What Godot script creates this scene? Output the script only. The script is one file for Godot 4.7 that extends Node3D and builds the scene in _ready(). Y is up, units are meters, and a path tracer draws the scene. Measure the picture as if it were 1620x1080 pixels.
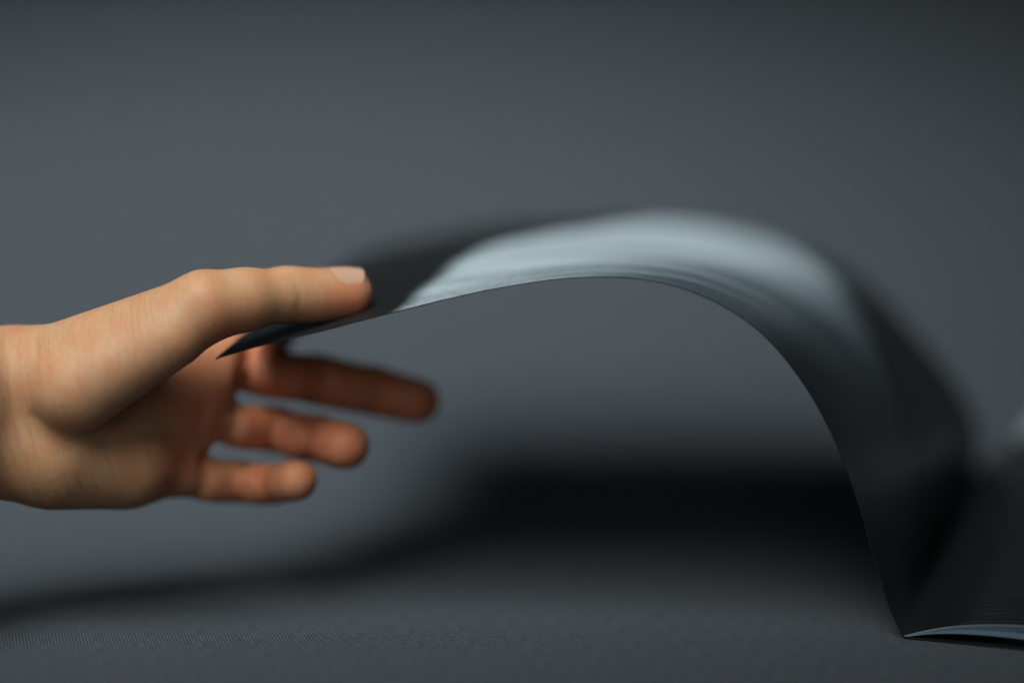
extends Node3D
# A bare hand lifts the free edge of a dark glossy magazine page, on a grey twill backdrop.

const MM := 0.001

func _ready() -> void:
	# ---------------------------------------------------------------- camera, surroundings, lamps
	var cam := Camera3D.new()
	cam.name = "camera"
	cam.position = Vector3(-0.12238, 0.19694, 0.73474)
	cam.rotation_degrees = Vector3(-8.0, 0.0, 0.0)
	cam.fov = 16.07
	cam.near = 0.05
	cam.far = 20.0
	var lens := CameraAttributesPhysical.new()
	lens.frustum_focal_length = 85.0
	lens.frustum_focus_distance = 0.755
	lens.frustum_near = 0.05
	lens.frustum_far = 20.0
	lens.exposure_aperture = 1.5
	cam.attributes = lens
	add_child(cam)
	cam.current = true

	var env := Environment.new()
	env.background_mode = Environment.BG_COLOR
	env.background_color = Color(0.010, 0.0135, 0.0155).linear_to_srgb()
	env.tonemap_mode = Environment.TONE_MAPPER_LINEAR
	env.tonemap_exposure = 1.0
	env.sdfgi_enabled = true
	env.ssao_enabled = true
	env.ssil_enabled = true
	var around := WorldEnvironment.new()
	around.name = "surroundings"
	around.environment = env
	add_child(around)

	# the big soft lamp overhead, a little in front: a pool of light that fades towards the sides
	spot("overhead_lamp", Vector3(-0.48, 0.93, 0.02), Vector3(-0.25, 0.0, -0.39), 22.0, 0.50, 4.7, Color(1.0, 0.97, 0.93))
	spot("front_lamp", Vector3(-0.48, 0.83, 0.40), Vector3(-0.25, 0.0, -0.42), 19.5, 0.46, 2.7, Color(1.0, 0.97, 0.93))
	# an added weak broad fill from the camera's side
	area("front_fill", Vector3(-0.32, 0.45, 1.25), Vector3(-0.15, 0.05, -0.05), Vector2(0.9, 0.7), Vector3.UP, 0.0, 0.27, Color(1.0, 0.96, 0.92))
	# an added low panel far behind, unseen, for sheen on the glossy page
	area("sheen_panel", Vector3(0.27, 0.18, -1.70), Vector3(0.27, 0.18, 0.0), Vector2(0.95, 0.60), Vector3.UP, 13.0, 0.10, Color(0.84, 0.95, 1.0))

	# ---------------------------------------------------------------- setting
	build_backdrop()

	# ---------------------------------------------------------------- things
	build_magazine()
	build_hand()


func spot(called: String, at: Vector3, look: Vector3, half: float, size: float, energy: float, color: Color) -> void:
	var l := SpotLight3D.new()
	l.name = called
	l.spot_angle = half
	l.spot_angle_attenuation = 1.0
	l.spot_range = 6.0
	l.spot_attenuation = 2.0
	l.light_size = size
	l.light_energy = energy
	l.light_color = color
	l.shadow_enabled = true
	add_child(l)
	l.look_at_from_position(at, look, Vector3(0.0, 0.0, -1.0))


func area(called: String, at: Vector3, look: Vector3, size: Vector2, up: Vector3, roll: float, energy: float, color: Color) -> void:
	var l := AreaLight3D.new()
	l.name = called
	l.area_size = size
	l.light_energy = energy
	l.light_color = color
	l.shadow_enabled = true
	l.set("area_range", 6.0)
	add_child(l)
	l.look_at_from_position(at, look, up)
	l.rotate_object_local(Vector3(0.0, 0.0, 1.0), deg_to_rad(-roll))


# ================================================================= small helpers
func lin(r: float, g: float, b: float) -> Color:
	return Color(r, g, b).linear_to_srgb()


func commit(called: String, mesh: Mesh, mat: Material, parent: Node) -> MeshInstance3D:
	var o := MeshInstance3D.new()
	o.name = called
	o.mesh = mesh
	o.material_override = mat
	parent.add_child(o, true)
	return o


func spline(pts: PackedVector3Array, t: float) -> Vector3:
	# Catmull-Rom through the points, t in 0..n-1
	var n := pts.size()
	var i := clampi(int(floor(t)), 0, n - 2)
	var f := t - i
	var a := pts[maxi(i - 1, 0)]
	var b := pts[i]
	var c := pts[i + 1]
	var d := pts[mini(i + 2, n - 1)]
	return b.cubic_interpolate(c, a, d, f)


func by_length(pts: PackedVector3Array, count: int) -> PackedVector3Array:
	# the same curve as count + 1 points evenly spaced along it
	var fine := PackedVector3Array()
	var steps := (pts.size() - 1) * 24
	for k in steps + 1:
		fine.append(spline(pts, float(k) / 24.0))
	var along := PackedFloat32Array([0.0])
	for k in steps:
		along.append(along[k] + fine[k].distance_to(fine[k + 1]))
	var total := along[steps]
	var out := PackedVector3Array()
	var j := 0
	for k in count + 1:
		var want := total * k / count
		while j < steps - 1 and along[j + 1] < want:
			j += 1
		var seg := maxf(along[j + 1] - along[j], 1e-9)
		out.append(fine[j].lerp(fine[j + 1], clampf((want - along[j]) / seg, 0.0, 1.0)))
	# even the corners of the polyline out
	for pass_ in 6:
		var s := out.duplicate()
		for k in range(1, count):
			s[k] = (out[k - 1] + out[k] * 2.0 + out[k + 1]) * 0.25
		out = s
	return out


func points(flat: Array) -> PackedVector3Array:
	var p := PackedVector3Array()
	for k in range(0, flat.size(), 3):
		p.append(Vector3(flat[k], flat[k + 1], flat[k + 2]) * MM)
	return p


func sheet(near: PackedVector3Array, far: PackedVector3Array, rows: int, thick: float, wave: Callable) -> ArrayMesh:
	# a sheet of paper with thickness between two edge curves (same point count); u runs along the curves, v from near to far
	var n := near.size()
	var top := PackedVector3Array()
	for r in rows + 1:
		var v := float(r) / rows
		for k in n:
			var u := float(k) / (n - 1)
			top.append(near[k].lerp(far[k], v) + wave.call(u, v))
	var nor := PackedVector3Array()
	for r in rows + 1:
		for k in n:
			var du := top[r * n + mini(k + 1, n - 1)] - top[r * n + maxi(k - 1, 0)]
			var dv := top[mini(r + 1, rows) * n + k] - top[maxi(r - 1, 0) * n + k]
			var m := du.cross(dv).normalized()
			nor.append(m)
	if nor[(rows / 2) * n + n / 3].y < 0.0:
		for k in nor.size():
			nor[k] = -nor[k]
	var st := SurfaceTool.new()
	st.begin(Mesh.PRIMITIVE_TRIANGLES)
	for side in 2:
		for r in rows + 1:
			for k in n:
				var q := r * n + k
				st.set_normal(nor[q] if side == 0 else -nor[q])
				st.set_uv(Vector2(float(k) / (n - 1), float(r) / rows))
				st.add_vertex(top[q] - nor[q] * (thick * side))
	var flip := (top[1] - top[0]).cross(top[n] - top[0]).dot(nor[0]) < 0.0
	for side in 2:
		var base := side * (rows + 1) * n
		for r in rows:
			for k in n - 1:
				var a := base + r * n + k
				var quad := [a, a + n, a + n + 1, a, a + n + 1, a + 1]
				if flip != (side == 1):
					quad = [a, a + n + 1, a + n, a, a + 1, a + n + 1]
				for i in quad:
					st.add_index(i)
	# the four narrow edges
	var count := 2 * (rows + 1) * n
	var rim: Array = []
	for k in n - 1:
		rim.append([k, k + 1])
	for r in rows:
		rim.append([r * n + n - 1, (r + 1) * n + n - 1])
	for k in range(n - 1, 0, -1):
		rim.append([rows * n + k, rows * n + k - 1])
	for r in range(rows, 0, -1):
		rim.append([r * n, (r - 1) * n])
	for e in rim:
		var p0 := top[e[0]]
		var p1 := top[e[1]]
		var q0 := p0 - nor[e[0]] * thick
		var q1 := p1 - nor[e[1]] * thick
		var m := (p1 - p0).cross(q0 - p0).normalized()
		var mid := (near[n / 2] + far[n / 2]) * 0.5
		if m.dot((p0 + p1) * 0.5 - mid) < 0.0:
			m = -m
		for p in [p0, p1, q1, q0]:
			st.set_normal(m)
			st.set_uv(Vector2(0.0, 0.0))
			st.add_vertex(p)
		for i in [0, 1, 2, 0, 2, 3]:
			st.add_index(count + i)
		count += 4
	return st.commit()


# ================================================================= the twill backdrop
func twill_images() -> Array:
	# 16 ribs across the tile, each rib a row of slanted yarn floats
	var size := 512
	var rng := RandomNumberGenerator.new()
	rng.seed = 11
	var ribs := 16
	var jitter := PackedFloat32Array()
	for k in ribs * 64:
		jitter.append(rng.randf())
	var color := Image.create(size, size, false, Image.FORMAT_RGB8)
	var height := Image.create(size, size, false, Image.FORMAT_L8)
	for y in size:
		for x in size:
			var a := float(x) / size * ribs
			var b := float(y) / size * 32.0
			var rib := int(a)
			var across := a - rib
			var step: float = b + across * 1.0 + (rib % 2) * 0.5
			var yarn := int(step) % 32
			var along: float = step - floorf(step)
			var h := sin(across * PI) * (0.55 + 0.45 * sin(along * PI))
			var j := jitter[rib * 64 + yarn]
			h *= 0.82 + 0.18 * j
			var tone := 0.40 + 0.74 * h + 0.22 * (j - 0.5)
			height.set_pixel(x, y, Color(h, h, h))
			color.set_pixel(x, y, Color(tone * 0.80, tone * 0.80, tone * 0.80))
	return [ImageTexture.create_from_image(color), ImageTexture.create_from_image(height)]


func build_backdrop() -> void:
	var tex := twill_images()
	var m := StandardMaterial3D.new()
	m.resource_name = "grey_twill"
	m.albedo_color = lin(0.102, 0.141, 0.186)
	m.albedo_texture = tex[0]
	m.heightmap_enabled = true
	m.heightmap_texture = tex[1]
	m.heightmap_scale = 0.034
	m.roughness = 0.82
	m.metallic_specular = 0.3
	m.rim_enabled = true
	m.rim = 0.25
	m.rim_tint = 0.6
	# a long sweep of cloth: flat in front, rising behind
	var key := points([0, 0, 1100, 0, 0, 800, 0, 0, 400, 0, 0, 100, 0, 0, -60, 0, 0, -130, 0, 1, -175, 0, 5, -205, 0, 15, -235, 0, 31, -268, 0, 48, -305,
		0, 74, -370, 0, 100, -445, 0, 135, -555, 0, 173, -680, 0, 215, -800])
	var prof := PackedVector3Array()
	for k in (key.size() - 1) * 6 + 1:
		prof.append(spline(key, k / 6.0))
	var st := SurfaceTool.new()
	st.begin(Mesh.PRIMITIVE_TRIANGLES)
	var across := 24
	var along := 0.0
	var dirn := deg_to_rad(14.0)
	var tile := 0.0162
	for r in prof.size():
		if r > 0:
			along += prof[r].distance_to(prof[r - 1])
		var d := (prof[mini(r + 1, prof.size() - 1)] - prof[maxi(r - 1, 0)]).normalized()
		var nor := Vector3(0.0, -d.z, d.y)
		for k in across + 1:
			var x := lerpf(-1.5, 1.3, float(k) / across)
			var u := x * cos(dirn) + along * sin(dirn)
			var v := -x * sin(dirn) + along * cos(dirn)
			st.set_normal(nor)
			st.set_uv(Vector2(u, v) / tile)
			st.add_vertex(prof[r] + Vector3(x, 0.0, 0.0))
	for r in prof.size() - 1:
		for k in across:
			var a := r * (across + 1) + k
			for i in [a, a + across + 1, a + across + 2, a, a + across + 2, a + 1]:
				st.add_index(i)
	var o := commit("backdrop", st.commit(), m, self)
	o.set_meta("kind", "structure")
	o.set_meta("label", "grey twill cloth swept up behind the magazine and the hand")


# ================================================================= the magazine
func streaks(width: int, height: int, fx: float, fy: float, seed_: int, low: float, high: float) -> ImageTexture:
	var n := FastNoiseLite.new()
	n.seed = seed_
	n.noise_type = FastNoiseLite.TYPE_SIMPLEX_SMOOTH
	n.frequency = 1.0
	n.fractal_octaves = 4
	var im := Image.create(width, height, false, Image.FORMAT_RGB8)
	for y in height:
		for x in width:
			var g := 0.5 + 0.5 * n.get_noise_2d(float(x) / width * fx, float(y) / height * fy)
			g = lerpf(low, high, clampf(g, 0.0, 1.0))
			im.set_pixel(x, y, Color(g, g, g))
	return ImageTexture.create_from_image(im)


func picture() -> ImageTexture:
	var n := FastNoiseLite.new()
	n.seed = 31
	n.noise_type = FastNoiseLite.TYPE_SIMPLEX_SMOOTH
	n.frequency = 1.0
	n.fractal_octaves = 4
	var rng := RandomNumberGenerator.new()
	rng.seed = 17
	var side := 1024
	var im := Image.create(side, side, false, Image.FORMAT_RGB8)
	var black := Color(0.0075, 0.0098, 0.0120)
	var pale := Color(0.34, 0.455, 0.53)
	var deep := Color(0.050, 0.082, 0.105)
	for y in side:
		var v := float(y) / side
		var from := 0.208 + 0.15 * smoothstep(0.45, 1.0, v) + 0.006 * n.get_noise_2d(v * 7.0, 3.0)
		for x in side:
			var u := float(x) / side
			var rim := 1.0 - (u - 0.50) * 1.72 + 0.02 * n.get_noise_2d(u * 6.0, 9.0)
			var in_picture := smoothstep(from - 0.012, from + 0.022, u) * smoothstep(rim + 0.05, rim - 0.08, v)
			if in_picture <= 0.0:
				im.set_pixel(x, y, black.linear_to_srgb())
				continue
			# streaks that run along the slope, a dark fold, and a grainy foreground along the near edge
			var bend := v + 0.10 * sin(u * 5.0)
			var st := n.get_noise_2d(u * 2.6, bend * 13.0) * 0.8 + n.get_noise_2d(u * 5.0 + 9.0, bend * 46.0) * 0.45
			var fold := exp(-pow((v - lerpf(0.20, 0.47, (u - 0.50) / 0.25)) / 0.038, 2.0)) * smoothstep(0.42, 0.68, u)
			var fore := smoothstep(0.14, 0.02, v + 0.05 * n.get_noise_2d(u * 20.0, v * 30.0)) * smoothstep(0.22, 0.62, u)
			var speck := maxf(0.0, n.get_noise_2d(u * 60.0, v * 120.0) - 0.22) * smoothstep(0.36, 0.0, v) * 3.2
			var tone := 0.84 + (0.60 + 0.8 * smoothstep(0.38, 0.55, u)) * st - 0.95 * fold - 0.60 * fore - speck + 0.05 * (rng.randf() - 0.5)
			var shade_u := u + 0.28 * (0.42 - v)
			tone *= 1.0 - 0.84 * smoothstep(0.38, 0.68, shade_u)  # light falloff painted into the print: darker towards the spine
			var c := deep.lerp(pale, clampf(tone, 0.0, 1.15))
			im.set_pixel(x, y, black.lerp(c, in_picture * (1.0 - 0.90 * smoothstep(0.50, 0.80, shade_u))).linear_to_srgb())  # the same painted falloff, down to black ink
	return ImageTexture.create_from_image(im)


func build_magazine() -> void:
	var mag := Node3D.new()
	mag.name = "magazine"
	mag.set_meta("label", "open black glossy magazine on the grey cloth, one page arched up by the hand")
	mag.set_meta("category", "magazine")
	add_child(mag, true)

	var gloss := StandardMaterial3D.new()
	gloss.resource_name = "black_satin_paper"
	gloss.albedo_color = lin(0.0075, 0.0098, 0.0120)
	gloss.roughness = 0.22
	gloss.roughness_texture = streaks(512, 512, 9.0, 60.0, 5, 0.86, 1.0)
	gloss.metallic_specular = 0.5
	gloss.heightmap_enabled = true
	gloss.heightmap_texture = streaks(1024, 1024, 5.0, 70.0, 21, 0.2, 0.8)
	gloss.heightmap_scale = 0.02

	# the lifted page carries a printed picture: a pale misty slope with darker streaks on a black ground, shade painted in towards the spine
	var printed := StandardMaterial3D.new()
	printed.resource_name = "black_printed_paper"
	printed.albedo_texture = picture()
	printed.roughness = 0.40
	printed.metallic_specular = 0.38
	printed.heightmap_enabled = true
	printed.heightmap_texture = gloss.heightmap_texture
	printed.heightmap_scale = 0.012

	# ---- the lifted page: near edge (in focus) and far edge, from the free edge to the spine
	var near := points([-216.1, 85.4, -20.0, -204.0, 89.2, -18.9, -193.9, 91.8, -18.0, -179.9, 95.3, -16.7, -167.9, 98.7, -15.6, -155.9, 101.8, -14.5,
		-144.1, 104.9, -13.4, -132.2, 107.8, -12.3, -120.4, 110.1, -11.2, -108.7, 111.9, -10.1, -96.9, 112.7, -9.0, -85.3, 112.5, -7.9,
		-73.6, 110.7, -6.8, -63.9, 107.4, -5.9, -54.1, 102.4, -5.0, -46.3, 96.8, -4.2, -38.5, 88.7, -3.5, -30.6, 77.9, -2.8,
		-24.6, 67.3, -2.2, -18.6, 53.9, -1.7, -13.4, 39.0, -1.2, -8.3, 22.0, -0.7, -4.1, 8.5, -0.4, 0.0, 1.0, 0.0])
	var far := points([-176.0, 101.5, -205.0, -148.0, 107.2, -205.0, -124.8, 111.3, -205.0, -100.2, 112.6, -205.0, -75.6, 112.9, -205.0, -50.9, 111.4, -205.0,
		-26.2, 106.8, -205.0, -1.4, 99.3, -205.0, 18.6, 86.1, -205.0, 36.3, 67.4, -204.0, 51.7, 49.8, -203.0, 60.8, 33.4, -202.0, 61.5, 16.0, -201.0, 50.0, 1.0, -199.0])
	near = by_length(near, 120)
	far = by_length(far, 120)
	var nz := FastNoiseLite.new()
	nz.seed = 4
	nz.frequency = 1.0
	var wave := func(u: float, v: float) -> Vector3:
		var a := nz.get_noise_2d(u * 3.0, v * 5.0) * 0.9 * MM
		var bulge := 4.0 * MM * sin(PI * v) * (1.0 - smoothstep(0.15, 0.6, u))
		return Vector3(0.0, bulge + a * smoothstep(0.0, 0.25, u) * smoothstep(1.0, 0.8, u) * smoothstep(0.02, 0.3, v), 0.0)
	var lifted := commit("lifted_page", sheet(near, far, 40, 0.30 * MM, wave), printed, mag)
	lifted.set_meta("label", "dark page arched up into the air, its free edge held by the hand")

	# ---- the right half: a pile of sheets that bulges up from the spine
	var right := Vector3(cos(deg_to_rad(22.0)), 0.0, sin(deg_to_rad(22.0)))
	var right_far := Vector3(cos(deg_to_rad(10.0)), 0.0, sin(deg_to_rad(10.0)))
	var spine_far := Vector3(50.0, 0.0, -199.0) * MM
	var run := [0.0, 5.0, 12.0, 24.0, 38.0, 60.0, 100.0, 160.0, 225.0, 287.0]
	var near_top := [1.0, 3.4, 5.4, 7.4, 8.3, 8.8, 9.0, 8.0, 6.5, 4.6]
	var near_low := [0.9, 2.4, 3.6, 4.2, 4.0, 3.2, 2.4, 1.8, 1.3, 0.9]
	var far_top := [1.0, 8.0, 17.0, 29.0, 37.0, 41.0, 36.0, 24.0, 12.0, 4.6]
	var far_low := [0.9, 6.5, 14.0, 24.0, 30.0, 32.0, 27.0, 17.0, 7.0, 0.9]
	var sheets := 10
	var still := func(_u: float, _v: float) -> Vector3: return Vector3.ZERO
	for s in sheets:
		var f := float(s) / (sheets - 1)
		var a := PackedVector3Array()
		var b := PackedVector3Array()
		for k in run.size():
			var out: float = run[k] * (1.0 - 0.004 * f)
			a.append(right * (out * MM) + Vector3(0.0, lerpf(near_top[k], near_low[k], f) * MM, 0.25 * MM * sin(s * 2.1)))
			b.append(spine_far + right_far * (out * MM) + Vector3(0.0, lerpf(far_top[k], far_low[k], f) * MM, 0.0))
		var mat: StandardMaterial3D = gloss
		if s > 0:
			mat = StandardMaterial3D.new()
			mat.resource_name = "printed_paper"
			var c := Color(0.03, 0.055, 0.10).lerp(Color(0.16, 0.27, 0.36), pow(clampf((f - 0.1) / 0.9, 0.0, 1.0), 1.4))
			if s == 1:
				c = Color(0.17, 0.22, 0.25)
			mat.albedo_color = c.linear_to_srgb()
			mat.roughness = 0.45
		var curl := func(u: float, v: float) -> Vector3:
			var up := smoothstep(0.93, 1.0, v) * smoothstep(0.11, 0.20, u) * smoothstep(0.60, 0.32, u)
			return Vector3(0.0, 9.0, -11.0) * MM * up
		var o := commit("page", sheet(by_length(a, 60), by_length(b, 60), 48 if s == 1 else 16, (0.30 if s == 0 else 0.38) * MM, curl if s == 1 else still), mat, mag)
		if s == 0:
			o.set_meta("label", "dark top page lying on the right half, bulging towards the back")
	# ---- the back cover, flat on the cloth
	var ca := PackedVector3Array()
	var cb := PackedVector3Array()
	for k in run.size():
		var lift: float = 0.75 if k > 0 else 0.9
		ca.append(Vector3(-0.3, 0.0, 0.5) * MM + right * (run[k] * MM) + Vector3(0.0, lift * MM, 0.0))
		cb.append(spine_far + right_far * (run[k] * MM) + Vector3(0.0, lift * MM, 0.0))
	commit("back_cover", sheet(by_length(ca, 60), by_length(cb, 60), 8, 0.55 * MM, still), gloss, mag)


# ================================================================= the hand
# Joints in millimetres; every bone is a capsule that tapers from one radius to the other.
var bone_a := PackedVector3Array()
var bone_b := PackedVector3Array()
var bone_ra := PackedFloat32Array()
var bone_rb := PackedFloat32Array()
var bone_set := PackedInt32Array()
var set_blend := PackedFloat32Array()     # how softly the bones of one set join
var set_root := PackedFloat32Array()      # how softly the set joins the palm (set 0)
var crease_a := PackedVector3Array()
var crease_b := PackedVector3Array()
var crease_w := PackedFloat32Array()
var crease_d := PackedFloat32Array()


func bone(which: int, a: Vector3, ra: float, b: Vector3, rb: float) -> void:
	bone_a.append(a)
	bone_b.append(b)
	bone_ra.append(ra)
	bone_rb.append(rb)
	bone_set.append(which)


func crease(a: Vector3, b: Vector3, width: float, depth: float) -> void:
	crease_a.append(a)
	crease_b.append(b)
	crease_w.append(width)
	crease_d.append(depth)


func smin(a: float, b: float, k: float) -> float:
	var h := maxf(k - absf(a - b), 0.0) / k
	return minf(a, b) - h * h * k * 0.25


func field(p: Vector3) -> float:
	var best := 1000.0
	var palm := 1000.0
	var part := 1000.0
	var last := 0
	for i in bone_a.size():
		var w := bone_set[i]
		if w != last:
			if last == 0:
				palm = part
				best = palm
			else:
				best = minf(best, smin(palm, part, set_root[last]))
			part = 1000.0
			last = w
		var a := bone_a[i]
		var ab := bone_b[i] - a
		var t := clampf((p - a).dot(ab) / ab.length_squared(), 0.0, 1.0)
		var d := p.distance_to(a + ab * t) - lerpf(bone_ra[i], bone_rb[i], t)
		part = smin(part, d, set_blend[w])
	best = minf(best, smin(palm, part, set_root[last]))
	if best < 6.0 and best > -6.0:
		for i in crease_a.size():
			var a := crease_a[i]
			var ab := crease_b[i] - a
			var t := clampf((p - a).dot(ab) / ab.length_squared(), 0.0, 1.0)
			var q := p.distance_squared_to(a + ab * t) / (crease_w[i] * crease_w[i])
			if q < 6.0:
				best += crease_d[i] * exp(-q)
	return best


func skeleton() -> void:
	# sets: 0 palm and arm, 1 thumb, 2 index, 3 middle, 4 ring, 5 little finger
	set_blend = PackedFloat32Array([12.0, 5.0, 3.0, 2.4, 2.4, 2.4])
	set_root = PackedFloat32Array([0.0, 6.0, 5.0, 2.6, 3.0, 3.0])
	var imcp := Vector3(-208.0, 80.0, -72.0)
	var mmcp := Vector3(-209.5, 74.6, -64.0)
	var rmcp := Vector3(-217.5, 59.6, -55.0)
	var pmcp := Vector3(-226.5, 42.6, -46.5)
	bone(0, Vector3(-430.0, 84.0, 190.0), 44.0, Vector3(-348.0, 70.0, 50.0), 30.0)
	bone(0, Vector3(-348.0, 76.0, 44.0), 25.0, Vector3(-283.0, 77.6, -24.0), 17.5)
	bone(0, Vector3(-348.0, 56.0, 44.0), 25.0, Vector3(-283.5, 58.6, -24.0), 17.0)
	bone(0, Vector3(-269.5, 76.0, -27.0), 15.0, Vector3(-214.0, 79.5, -64.0), 8.2)
	bone(0, Vector3(-271.7, 69.5, -28.0), 15.5, Vector3(-219.8, 73.6, -54.0), 8.2)
	bone(0, Vector3(-272.6, 61.5, -27.0), 16.0, Vector3(-226.5, 59.4, -50.0), 8.2)
	bone(0, Vector3(-268.0, 56.0, -21.0), 16.0, Vector3(-233.0, 44.6, -43.0), 8.6)
	bone(0, Vector3(-264.0, 53.0, -20.5), 12.5, Vector3(-246.0, 48.2, -28.0), 11.0)
	# thumb with its thenar muscle
	bone(1, Vector3(-266.0, 80.5, -17.0), 16.0, Vector3(-218.5, 102.6, -14.0), 10.6)
	bone(1, Vector3(-257.7, 78.0, -7.0), 14.0, Vector3(-227.5, 94.0, -8.5), 9.6)
	bone(1, Vector3(-218.0, 102.8, -14.0), 10.5, Vector3(-206.5, 104.3, -19.0), 9.0)
	bone(1, Vector3(-206.5, 104.3, -19.0), 9.0, Vector3(-193.8, 104.9, -27.0), 8.0)
	bone(1, Vector3(-193.8, 104.9, -27.0), 8.0, Vector3(-175.6, 104.7, -36.0), 7.0)
	bone(1, Vector3(-185.0, 103.6, -30.5), 7.4, Vector3(-175.0, 103.8, -34.8), 6.9)
	# index finger, behind the thumb, its tip under the page
	bone(2, imcp, 8.6, Vector3(-202.0, 89.0, -100.0), 7.8)
	bone(2, Vector3(-202.0, 89.0, -100.0), 7.8, Vector3(-190.0, 91.0, -122.0), 7.1)
	bone(2, Vector3(-190.0, 91.0, -122.0), 7.1, Vector3(-176.0, 92.0, -138.0), 6.4)
	# middle finger: three phalanges, and the pads between the folds
	bone(3, mmcp, 8.0, Vector3(-187.6, 70.0, -74.0), 8.2)
	bone(3, Vector3(-187.6, 70.0, -74.0), 8.5, Vector3(-169.8, 65.4, -80.0), 8.2)
	bone(3, Vector3(-169.8, 65.4, -80.0), 8.2, Vector3(-154.4, 62.0, -80.0), 7.5)
	bone(3, Vector3(-203.0, 73.6, -62.5), 7.2, Vector3(-196.0, 72.0, -66.0), 7.2)
	bone(3, Vector3(-181.0, 67.9, -74.0), 7.5, Vector3(-176.5, 66.8, -75.4), 7.4)
	bone(3, Vector3(-163.5, 63.9, -77.2), 7.2, Vector3(-156.5, 62.5, -77.0), 7.0)
	# ring finger
	bone(4, rmcp - Vector3(0.0, 0.8, 0.0), 7.0, Vector3(-201.8, 54.2, -67.0), 7.5)
	bone(4, Vector3(-201.8, 54.2, -67.0), 7.5, Vector3(-187.5, 52.4, -61.0), 7.4)
	bone(4, Vector3(-187.5, 52.2, -61.0), 7.8, Vector3(-176.8, 52.2, -49.0), 7.3)
	bone(4, Vector3(-212.5, 56.6, -55.5), 6.6, Vector3(-207.5, 55.6, -59.0), 6.6)
	bone(4, Vector3(-195.5, 53.2, -59.5), 7.1, Vector3(-192.5, 52.9, -58.3), 7.0)
	bone(4, Vector3(-181.5, 52.5, -50.5), 7.4, Vector3(-177.6, 52.4, -46.2), 7.3)
	# little finger
	bone(5, pmcp - Vector3(0.0, 0.8, 0.0), 7.0, Vector3(-214.2, 38.6, -56.0), 6.7)
	bone(5, Vector3(-214.2, 38.6, -56.0), 6.7, Vector3(-202.2, 38.6, -51.0), 6.3)
	bone(5, Vector3(-202.2, 38.6, -51.0), 6.3, Vector3(-192.2, 42.4, -40.0), 6.2)
	bone(5, Vector3(-221.5, 40.4, -47.5), 6.4, Vector3(-218.0, 39.4, -50.0), 6.3)
	bone(5, Vector3(-208.0, 38.8, -49.5), 5.9, Vector3(-205.0, 38.9, -48.2), 5.9)
	bone(5, Vector3(-196.6, 41.2, -41.5), 6.2, Vector3(-193.0, 42.6, -37.4), 6.2)

	# creases: the thenar fold, the palm lines, the wrist lines and the finger joints
	crease(Vector3(-258.0, 61.0, -3.0), Vector3(-246.0, 68.0, -12.0), 1.6, 0.8)
	crease(Vector3(-246.0, 68.0, -12.0), Vector3(-226.0, 82.0, -22.0), 1.8, 1.0)
	crease(Vector3(-270.0, 70.0, -2.0), Vector3(-262.0, 57.0, -2.0), 1.4, 0.5)
	crease(Vector3(-273.0, 62.0, -6.0), Vector3(-270.0, 45.0, -8.0), 1.4, 0.6)
	crease(Vector3(-240.0, 66.0, -30.0), Vector3(-232.0, 42.0, -34.0), 1.5, 0.7)
	crease(Vector3(-226.0, 74.0, -42.0), Vector3(-222.0, 60.0, -40.0), 1.5, 0.6)
	# the deep fold where the middle finger leaves the palm
	for deep in [-47.0, -50.5, -54.0, -57.5, -61.0]:
		crease(Vector3(-209.6, 87.0, deep - 2.0), Vector3(-211.6, 67.5, deep), 1.7, 6.0)
	# folds across the fingers: where, radius, how far along, width, depth
	for spec in [[rmcp, Vector3(-201.8, 54.2, -67.0), 8.2, -0.05, 1.5, 1.8], [pmcp, Vector3(-214.2, 39.4, -56.0), 7.6, -0.05, 1.5, 1.6],
		[mmcp, Vector3(-187.6, 70.0, -74.0), 8.7, 0.96, 1.3, 1.0], [Vector3(-187.6, 70.0, -74.0), Vector3(-169.8, 65.4, -80.0), 8.3, 0.98, 1.2, 1.0],
		[rmcp, Vector3(-201.8, 54.2, -67.0), 8.2, 0.96, 1.3, 1.2], [Vector3(-201.8, 54.2, -67.0), Vector3(-187.5, 52.2, -61.0), 7.9, 0.98, 1.2, 1.2],
		[pmcp, Vector3(-214.2, 39.4, -56.0), 7.2, 0.96, 1.3, 1.2], [Vector3(-214.2, 39.4, -56.0), Vector3(-202.2, 39.6, -51.0), 6.9, 0.98, 1.2, 1.2],
		[Vector3(-206.5, 104.3, -19.0), Vector3(-193.8, 104.9, -27.0), 8.2, 0.98, 1.2, 0.25]]:
		var a: Vector3 = spec[0]
		var b: Vector3 = spec[1]
		var at := a.lerp(b, spec[3])
		var along := (b - a).normalized()
		var front := (Vector3(0.25, 0.0, 1.0) - along * along.dot(Vector3(0.25, 0.0, 1.0))).normalized()
		var across := along.cross(front).normalized()
		var r: float = spec[2]
		var arc := PackedVector3Array()
		for k in 7:
			var t := lerpf(-1.25, 1.25, k / 6.0)
			arc.append(at + (front * cos(t) + across * sin(t)) * (r + 0.2))
		for k in 6:
			crease(arc[k], arc[k + 1], spec[4], spec[5])


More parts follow.
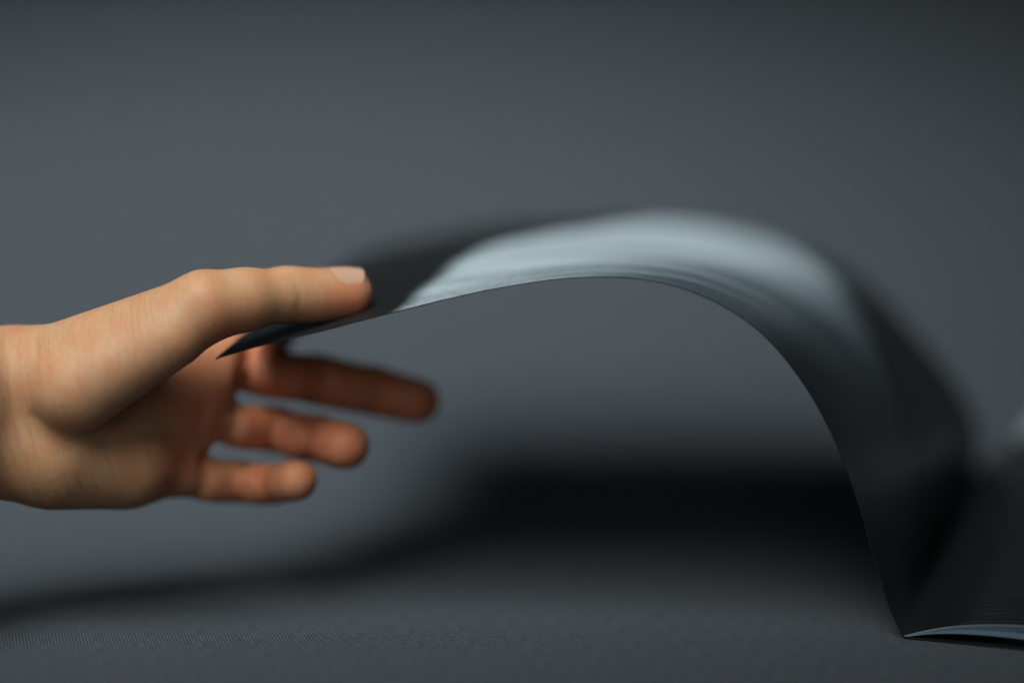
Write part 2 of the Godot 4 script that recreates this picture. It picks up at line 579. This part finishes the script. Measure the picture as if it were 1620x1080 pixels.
func surface_nets() -> Array:
	# sparse: a coarse grid finds the blocks that the surface crosses, the fine grid is filled only there
	var cell := 1.45
	var sub := 5
	var lo := Vector3(-420.0, 18.0, -150.0)
	var hi := Vector3(-140.0, 128.0, 130.0)
	var block := cell * sub
	var bn := Vector3i(((hi - lo) / block).ceil())
	var n := bn * sub + Vector3i.ONE
	var sx := n.y * n.z
	var sy := n.z
	var val := PackedFloat32Array()
	val.resize(n.x * sx)
	val.fill(1e6)
	var used: Array[Vector3i] = []
	var reach := block * 0.88 + 1.6
	for bx in bn.x:
		for by in bn.y:
			for bz in bn.z:
				var c := lo + (Vector3(bx, by, bz) + Vector3.ONE * 0.5) * block
				if absf(field(c)) < reach:
					used.append(Vector3i(bx, by, bz))
	for b in used:
		for i in sub + 1:
			for j in sub + 1:
				var q := (b.x * sub + i) * sx + (b.y * sub + j) * sy + b.z * sub
				var x := lo.x + (b.x * sub + i) * cell
				var y := lo.y + (b.y * sub + j) * cell
				for k in sub + 1:
					if val[q + k] > 1e5:
						val[q + k] = field(Vector3(x, y, lo.z + (b.z * sub + k) * cell))
	var ids := {}
	var verts := PackedVector3Array()
	var tris := PackedInt32Array()
	var offs := PackedInt32Array([0, 1, sy, sy + 1, sx, sx + 1, sx + sy, sx + sy + 1])
	var edges := [[0, 1], [2, 3], [4, 5], [6, 7], [0, 2], [1, 3], [4, 6], [5, 7], [0, 4], [1, 5], [2, 6], [3, 7]]
	for b in used:
		for i in sub:
			for j in sub:
				for k in sub:
					var q := (b.x * sub + i) * sx + (b.y * sub + j) * sy + b.z * sub + k
					var neg := 0
					for o in offs:
						if val[q + o] < 0.0:
							neg += 1
					if neg == 0 or neg == 8:
						continue
					var sum := Vector3.ZERO
					var count := 0
					for e in edges:
						var va := val[q + offs[e[0]]]
						var vb := val[q + offs[e[1]]]
						if (va < 0.0) != (vb < 0.0):
							var t := va / (va - vb)
							var pa := Vector3((e[0] >> 2) & 1, (e[0] >> 1) & 1, e[0] & 1)
							var pb := Vector3((e[1] >> 2) & 1, (e[1] >> 1) & 1, e[1] & 1)
							sum += pa.lerp(pb, t)
							count += 1
					ids[q] = verts.size()
					verts.append(lo + (Vector3(b.x * sub + i, b.y * sub + j, b.z * sub + k) + sum / count) * cell)
	for q in ids:
		var inside := val[q] < 0.0
		for axis in 3:
			var along: int = [sx, sy, 1][axis]
			var u: int = [sy, 1, sx][axis]
			var v: int = [1, sx, sy][axis]
			if (val[q + along] < 0.0) == inside:
				continue
			if not (ids.has(q - u) and ids.has(q - v) and ids.has(q - u - v)):
				continue
			var a: int = ids[q]
			var b2: int = ids[q - u]
			var c2: int = ids[q - u - v]
			var d2: int = ids[q - v]
			if inside:
				tris.append_array(PackedInt32Array([a, c2, b2, a, d2, c2]))
			else:
				tris.append_array(PackedInt32Array([a, b2, c2, a, c2, d2]))
	return [verts, tris]


func smooth_normals(verts: PackedVector3Array, tris: PackedInt32Array) -> PackedVector3Array:
	var nor := PackedVector3Array()
	nor.resize(verts.size())
	for t in range(0, tris.size(), 3):
		var m := (verts[tris[t + 2]] - verts[tris[t]]).cross(verts[tris[t + 1]] - verts[tris[t]])
		for k in 3:
			nor[tris[t + k]] += m
	for k in nor.size():
		nor[k] = nor[k].normalized()
	return nor


func skin_images() -> Array:
	# planar over the palm: x -300..-140 mm, y 30..120 mm
	var w := 1056
	var h := 594
	var a := FastNoiseLite.new()
	a.seed = 3
	a.noise_type = FastNoiseLite.TYPE_SIMPLEX_SMOOTH
	a.frequency = 1.0
	a.fractal_octaves = 2
	var m := FastNoiseLite.new()
	m.seed = 8
	m.noise_type = FastNoiseLite.TYPE_SIMPLEX_SMOOTH
	m.frequency = 1.0
	m.fractal_octaves = 4
	var height := Image.create(w, h, false, Image.FORMAT_L8)
	var color := Image.create(w, h, false, Image.FORMAT_RGB8)
	for j in h:
		var y := lerpf(120.0, 30.0, float(j) / h)
		for i in w:
			var x := lerpf(-300.0, -140.0, float(i) / w)
			# the fine lines run across the arm at the wrist and fan out over the ball of the thumb
			var bend := clampf((x + 282.0) / 60.0, 0.0, 1.2)
			var turn := bend * 0.75
			var s := x * cos(turn) + (y - 80.0) * sin(turn) + 2.0 * m.get_noise_2d(x * 0.05, y * 0.05)
			var t := -x * sin(turn) + (y - 80.0) * cos(turn)
			var l1 := 1.0 - absf(a.get_noise_2d(s * 1.0, t * 0.42)) * 3.4
			var l2 := 1.0 - absf(a.get_noise_2d(s * 0.30 + 40.0, t * 0.30 + s * 0.16)) * 3.6
			var l3 := 1.0 - absf(a.get_noise_2d(s * 0.20 + 90.0, t * 0.045 + 0.03 * s)) * 7.5
			var where := smoothstep(-212.0, -236.0, x) * (0.85 + 0.8 * m.get_noise_2d(x * 0.06 + 30.0, y * 0.06))
			var line := (maxf(l1, 0.0) * 0.45 + maxf(l2, 0.0) * 0.30 + maxf(l3, 0.0) * 0.5) * maxf(where, 0.12)
			var g := clampf(0.80 - line * 0.55 + 0.30 * a.get_noise_2d(x * 1.9, y * 1.9), 0.0, 1.0)
			height.set_pixel(i, j, Color(g, g, g))
			var mot := m.get_noise_2d(x * 0.09 + 7.0, y * 0.09)
			var fine := m.get_noise_2d(x * 0.45, y * 0.45 + 30.0)
			var red := 0.07 * mot + 0.05 * fine
			var deep := 1.0 - (0.07 * maxf(l3, 0.0) + 0.03 * maxf(l1, 0.0) + 0.03 * maxf(l2, 0.0)) * clampf(where, 0.0, 1.0)
			color.set_pixel(i, j, Color(clampf(0.95 * deep + 0.01 * fine, 0.0, 1.0), clampf((0.93 - red) * deep, 0.0, 1.0), clampf((0.93 - red * 1.2) * deep, 0.0, 1.0)))
	return [ImageTexture.create_from_image(color), ImageTexture.create_from_image(height)]


func skin_radius(from: Vector3, dir: Vector3) -> float:
	var a := 2.0
	var b := 14.0
	for k in 16:
		var mid := (a + b) * 0.5
		if field(from + dir * mid) < 0.0:
			a = mid
		else:
			b = mid
	return a


func build_hand() -> void:
	skeleton()
	var made := surface_nets()
	var verts: PackedVector3Array = made[0]
	var tris: PackedInt32Array = made[1]
	var nor := smooth_normals(verts, tris)
	var warm := Color(0.425, 0.266, 0.150)
	var red := Color(0.50, 0.170, 0.092)
	# where the skin is redder: pads, knuckle folds and the hollow of the palm
	var spots := [[Vector3(-172.0, 102.0, -32.0), 10.0], [Vector3(-156.0, 62.0, -74.0), 18.0], [Vector3(-175.0, 52.0, -46.0), 8.0], [Vector3(-190.0, 43.0, -38.0), 8.0],
		[Vector3(-222.0, 66.0, -40.0), 14.0], [Vector3(-232.0, 48.0, -34.0), 12.0], [Vector3(-211.0, 92.0, -12.0), 10.0]]
	var st := SurfaceTool.new()
	st.begin(Mesh.PRIMITIVE_TRIANGLES)
	for k in verts.size():
		var p := verts[k]
		var f := 0.0
		for s in spots:
			f = maxf(f, exp(-p.distance_squared_to(s[0]) / (s[1] * s[1])))
		var palm := smoothstep(-20.0, -40.0, p.z) * smoothstep(-270.0, -240.0, p.x) * 0.5 + smoothstep(-36.0, -46.0, p.z) * smoothstep(-216.0, -204.0, p.x) * 0.3
		st.set_color(warm.lerp(red, clampf(maxf(f * 0.8, palm), 0.0, 1.0)))
		st.set_normal(nor[k])
		st.set_uv(Vector2((p.x + 300.0) / 160.0, (120.0 - p.y) / 90.0))
		st.add_vertex(p * MM)
	for i in tris:
		st.add_index(i)
	var tex := skin_images()
	var m := StandardMaterial3D.new()
	m.resource_name = "skin"
	m.vertex_color_use_as_albedo = true
	m.albedo_texture = tex[0]
	m.roughness = 0.54
	m.metallic_specular = 0.36
	m.heightmap_enabled = true
	m.heightmap_texture = tex[1]
	m.heightmap_scale = 0.010
	m.subsurf_scatter_enabled = true
	m.subsurf_scatter_strength = 0.20
	var hand := commit("hand", st.commit(), m, self)
	hand.set_meta("label", "bare hand and wrist, thumb pressed on the dark page, three fingers spread below")
	hand.set_meta("category", "hand")

	# the thumb nail: a thin curved shell set into the upper side of the thumb's tip
	var tip := Vector3(-175.6, 104.7, -36.0)
	var axis := (tip - Vector3(-193.8, 104.9, -27.0)).normalized()
	var upward := (Vector3(0.0, 1.0, 0.42) - axis * axis.dot(Vector3(0.0, 1.0, 0.42))).normalized()
	var side := axis.cross(upward).normalized()
	var nail := SurfaceTool.new()
	nail.begin(Mesh.PRIMITIVE_TRIANGLES)
	var rows := 20
	var cols := 20
	for layer in 2:
		for r in rows + 1:
			var s := float(r) / rows
			for c in cols + 1:
				var q := lerpf(-1.0, 1.0, float(c) / cols)
				var start := -6.8 + 3.0 * q * q
				var end := 4.6 - 2.4 * q * q
				var along := lerpf(start, end, s)
				var ang := q * (0.92 - 0.10 * s)
				var n2 := upward * cos(ang) + side * sin(ang)
				var rad := skin_radius(tip + axis * minf(along, 2.5), n2) + 0.30 - 0.5 * absf(q) ** 4.0 - 0.5 * layer - 1.0 * maxf(0.0, 0.22 - s)
				rad -= 0.05 * maxf(along - 2.5, 0.0)
				nail.set_normal(n2 if layer == 0 else -n2)
				nail.add_vertex((tip + axis * along + n2 * rad) * MM)
	var per := (rows + 1) * (cols + 1)
	for layer in 2:
		for r in rows:
			for c in cols:
				var a := layer * per + r * (cols + 1) + c
				var quad := [a, a + cols + 1, a + cols + 2, a, a + cols + 2, a + 1]
				if layer == 1:
					quad = [a, a + cols + 2, a + cols + 1, a, a + 1, a + cols + 2]
				for i in quad:
					nail.add_index(i)
	for c in cols:
		var a := rows * (cols + 1) + c
		for i in [a, a + per, a + per + 1, a, a + per + 1, a + 1]:
			nail.add_index(i)
	var nm := StandardMaterial3D.new()
	nm.resource_name = "nail"
	nm.albedo_color = lin(0.42, 0.27, 0.195)
	nm.roughness = 0.34
	nm.subsurf_scatter_enabled = true
	nm.subsurf_scatter_strength = 0.1
	commit("thumb_nail", nail.commit(), nm, hand)
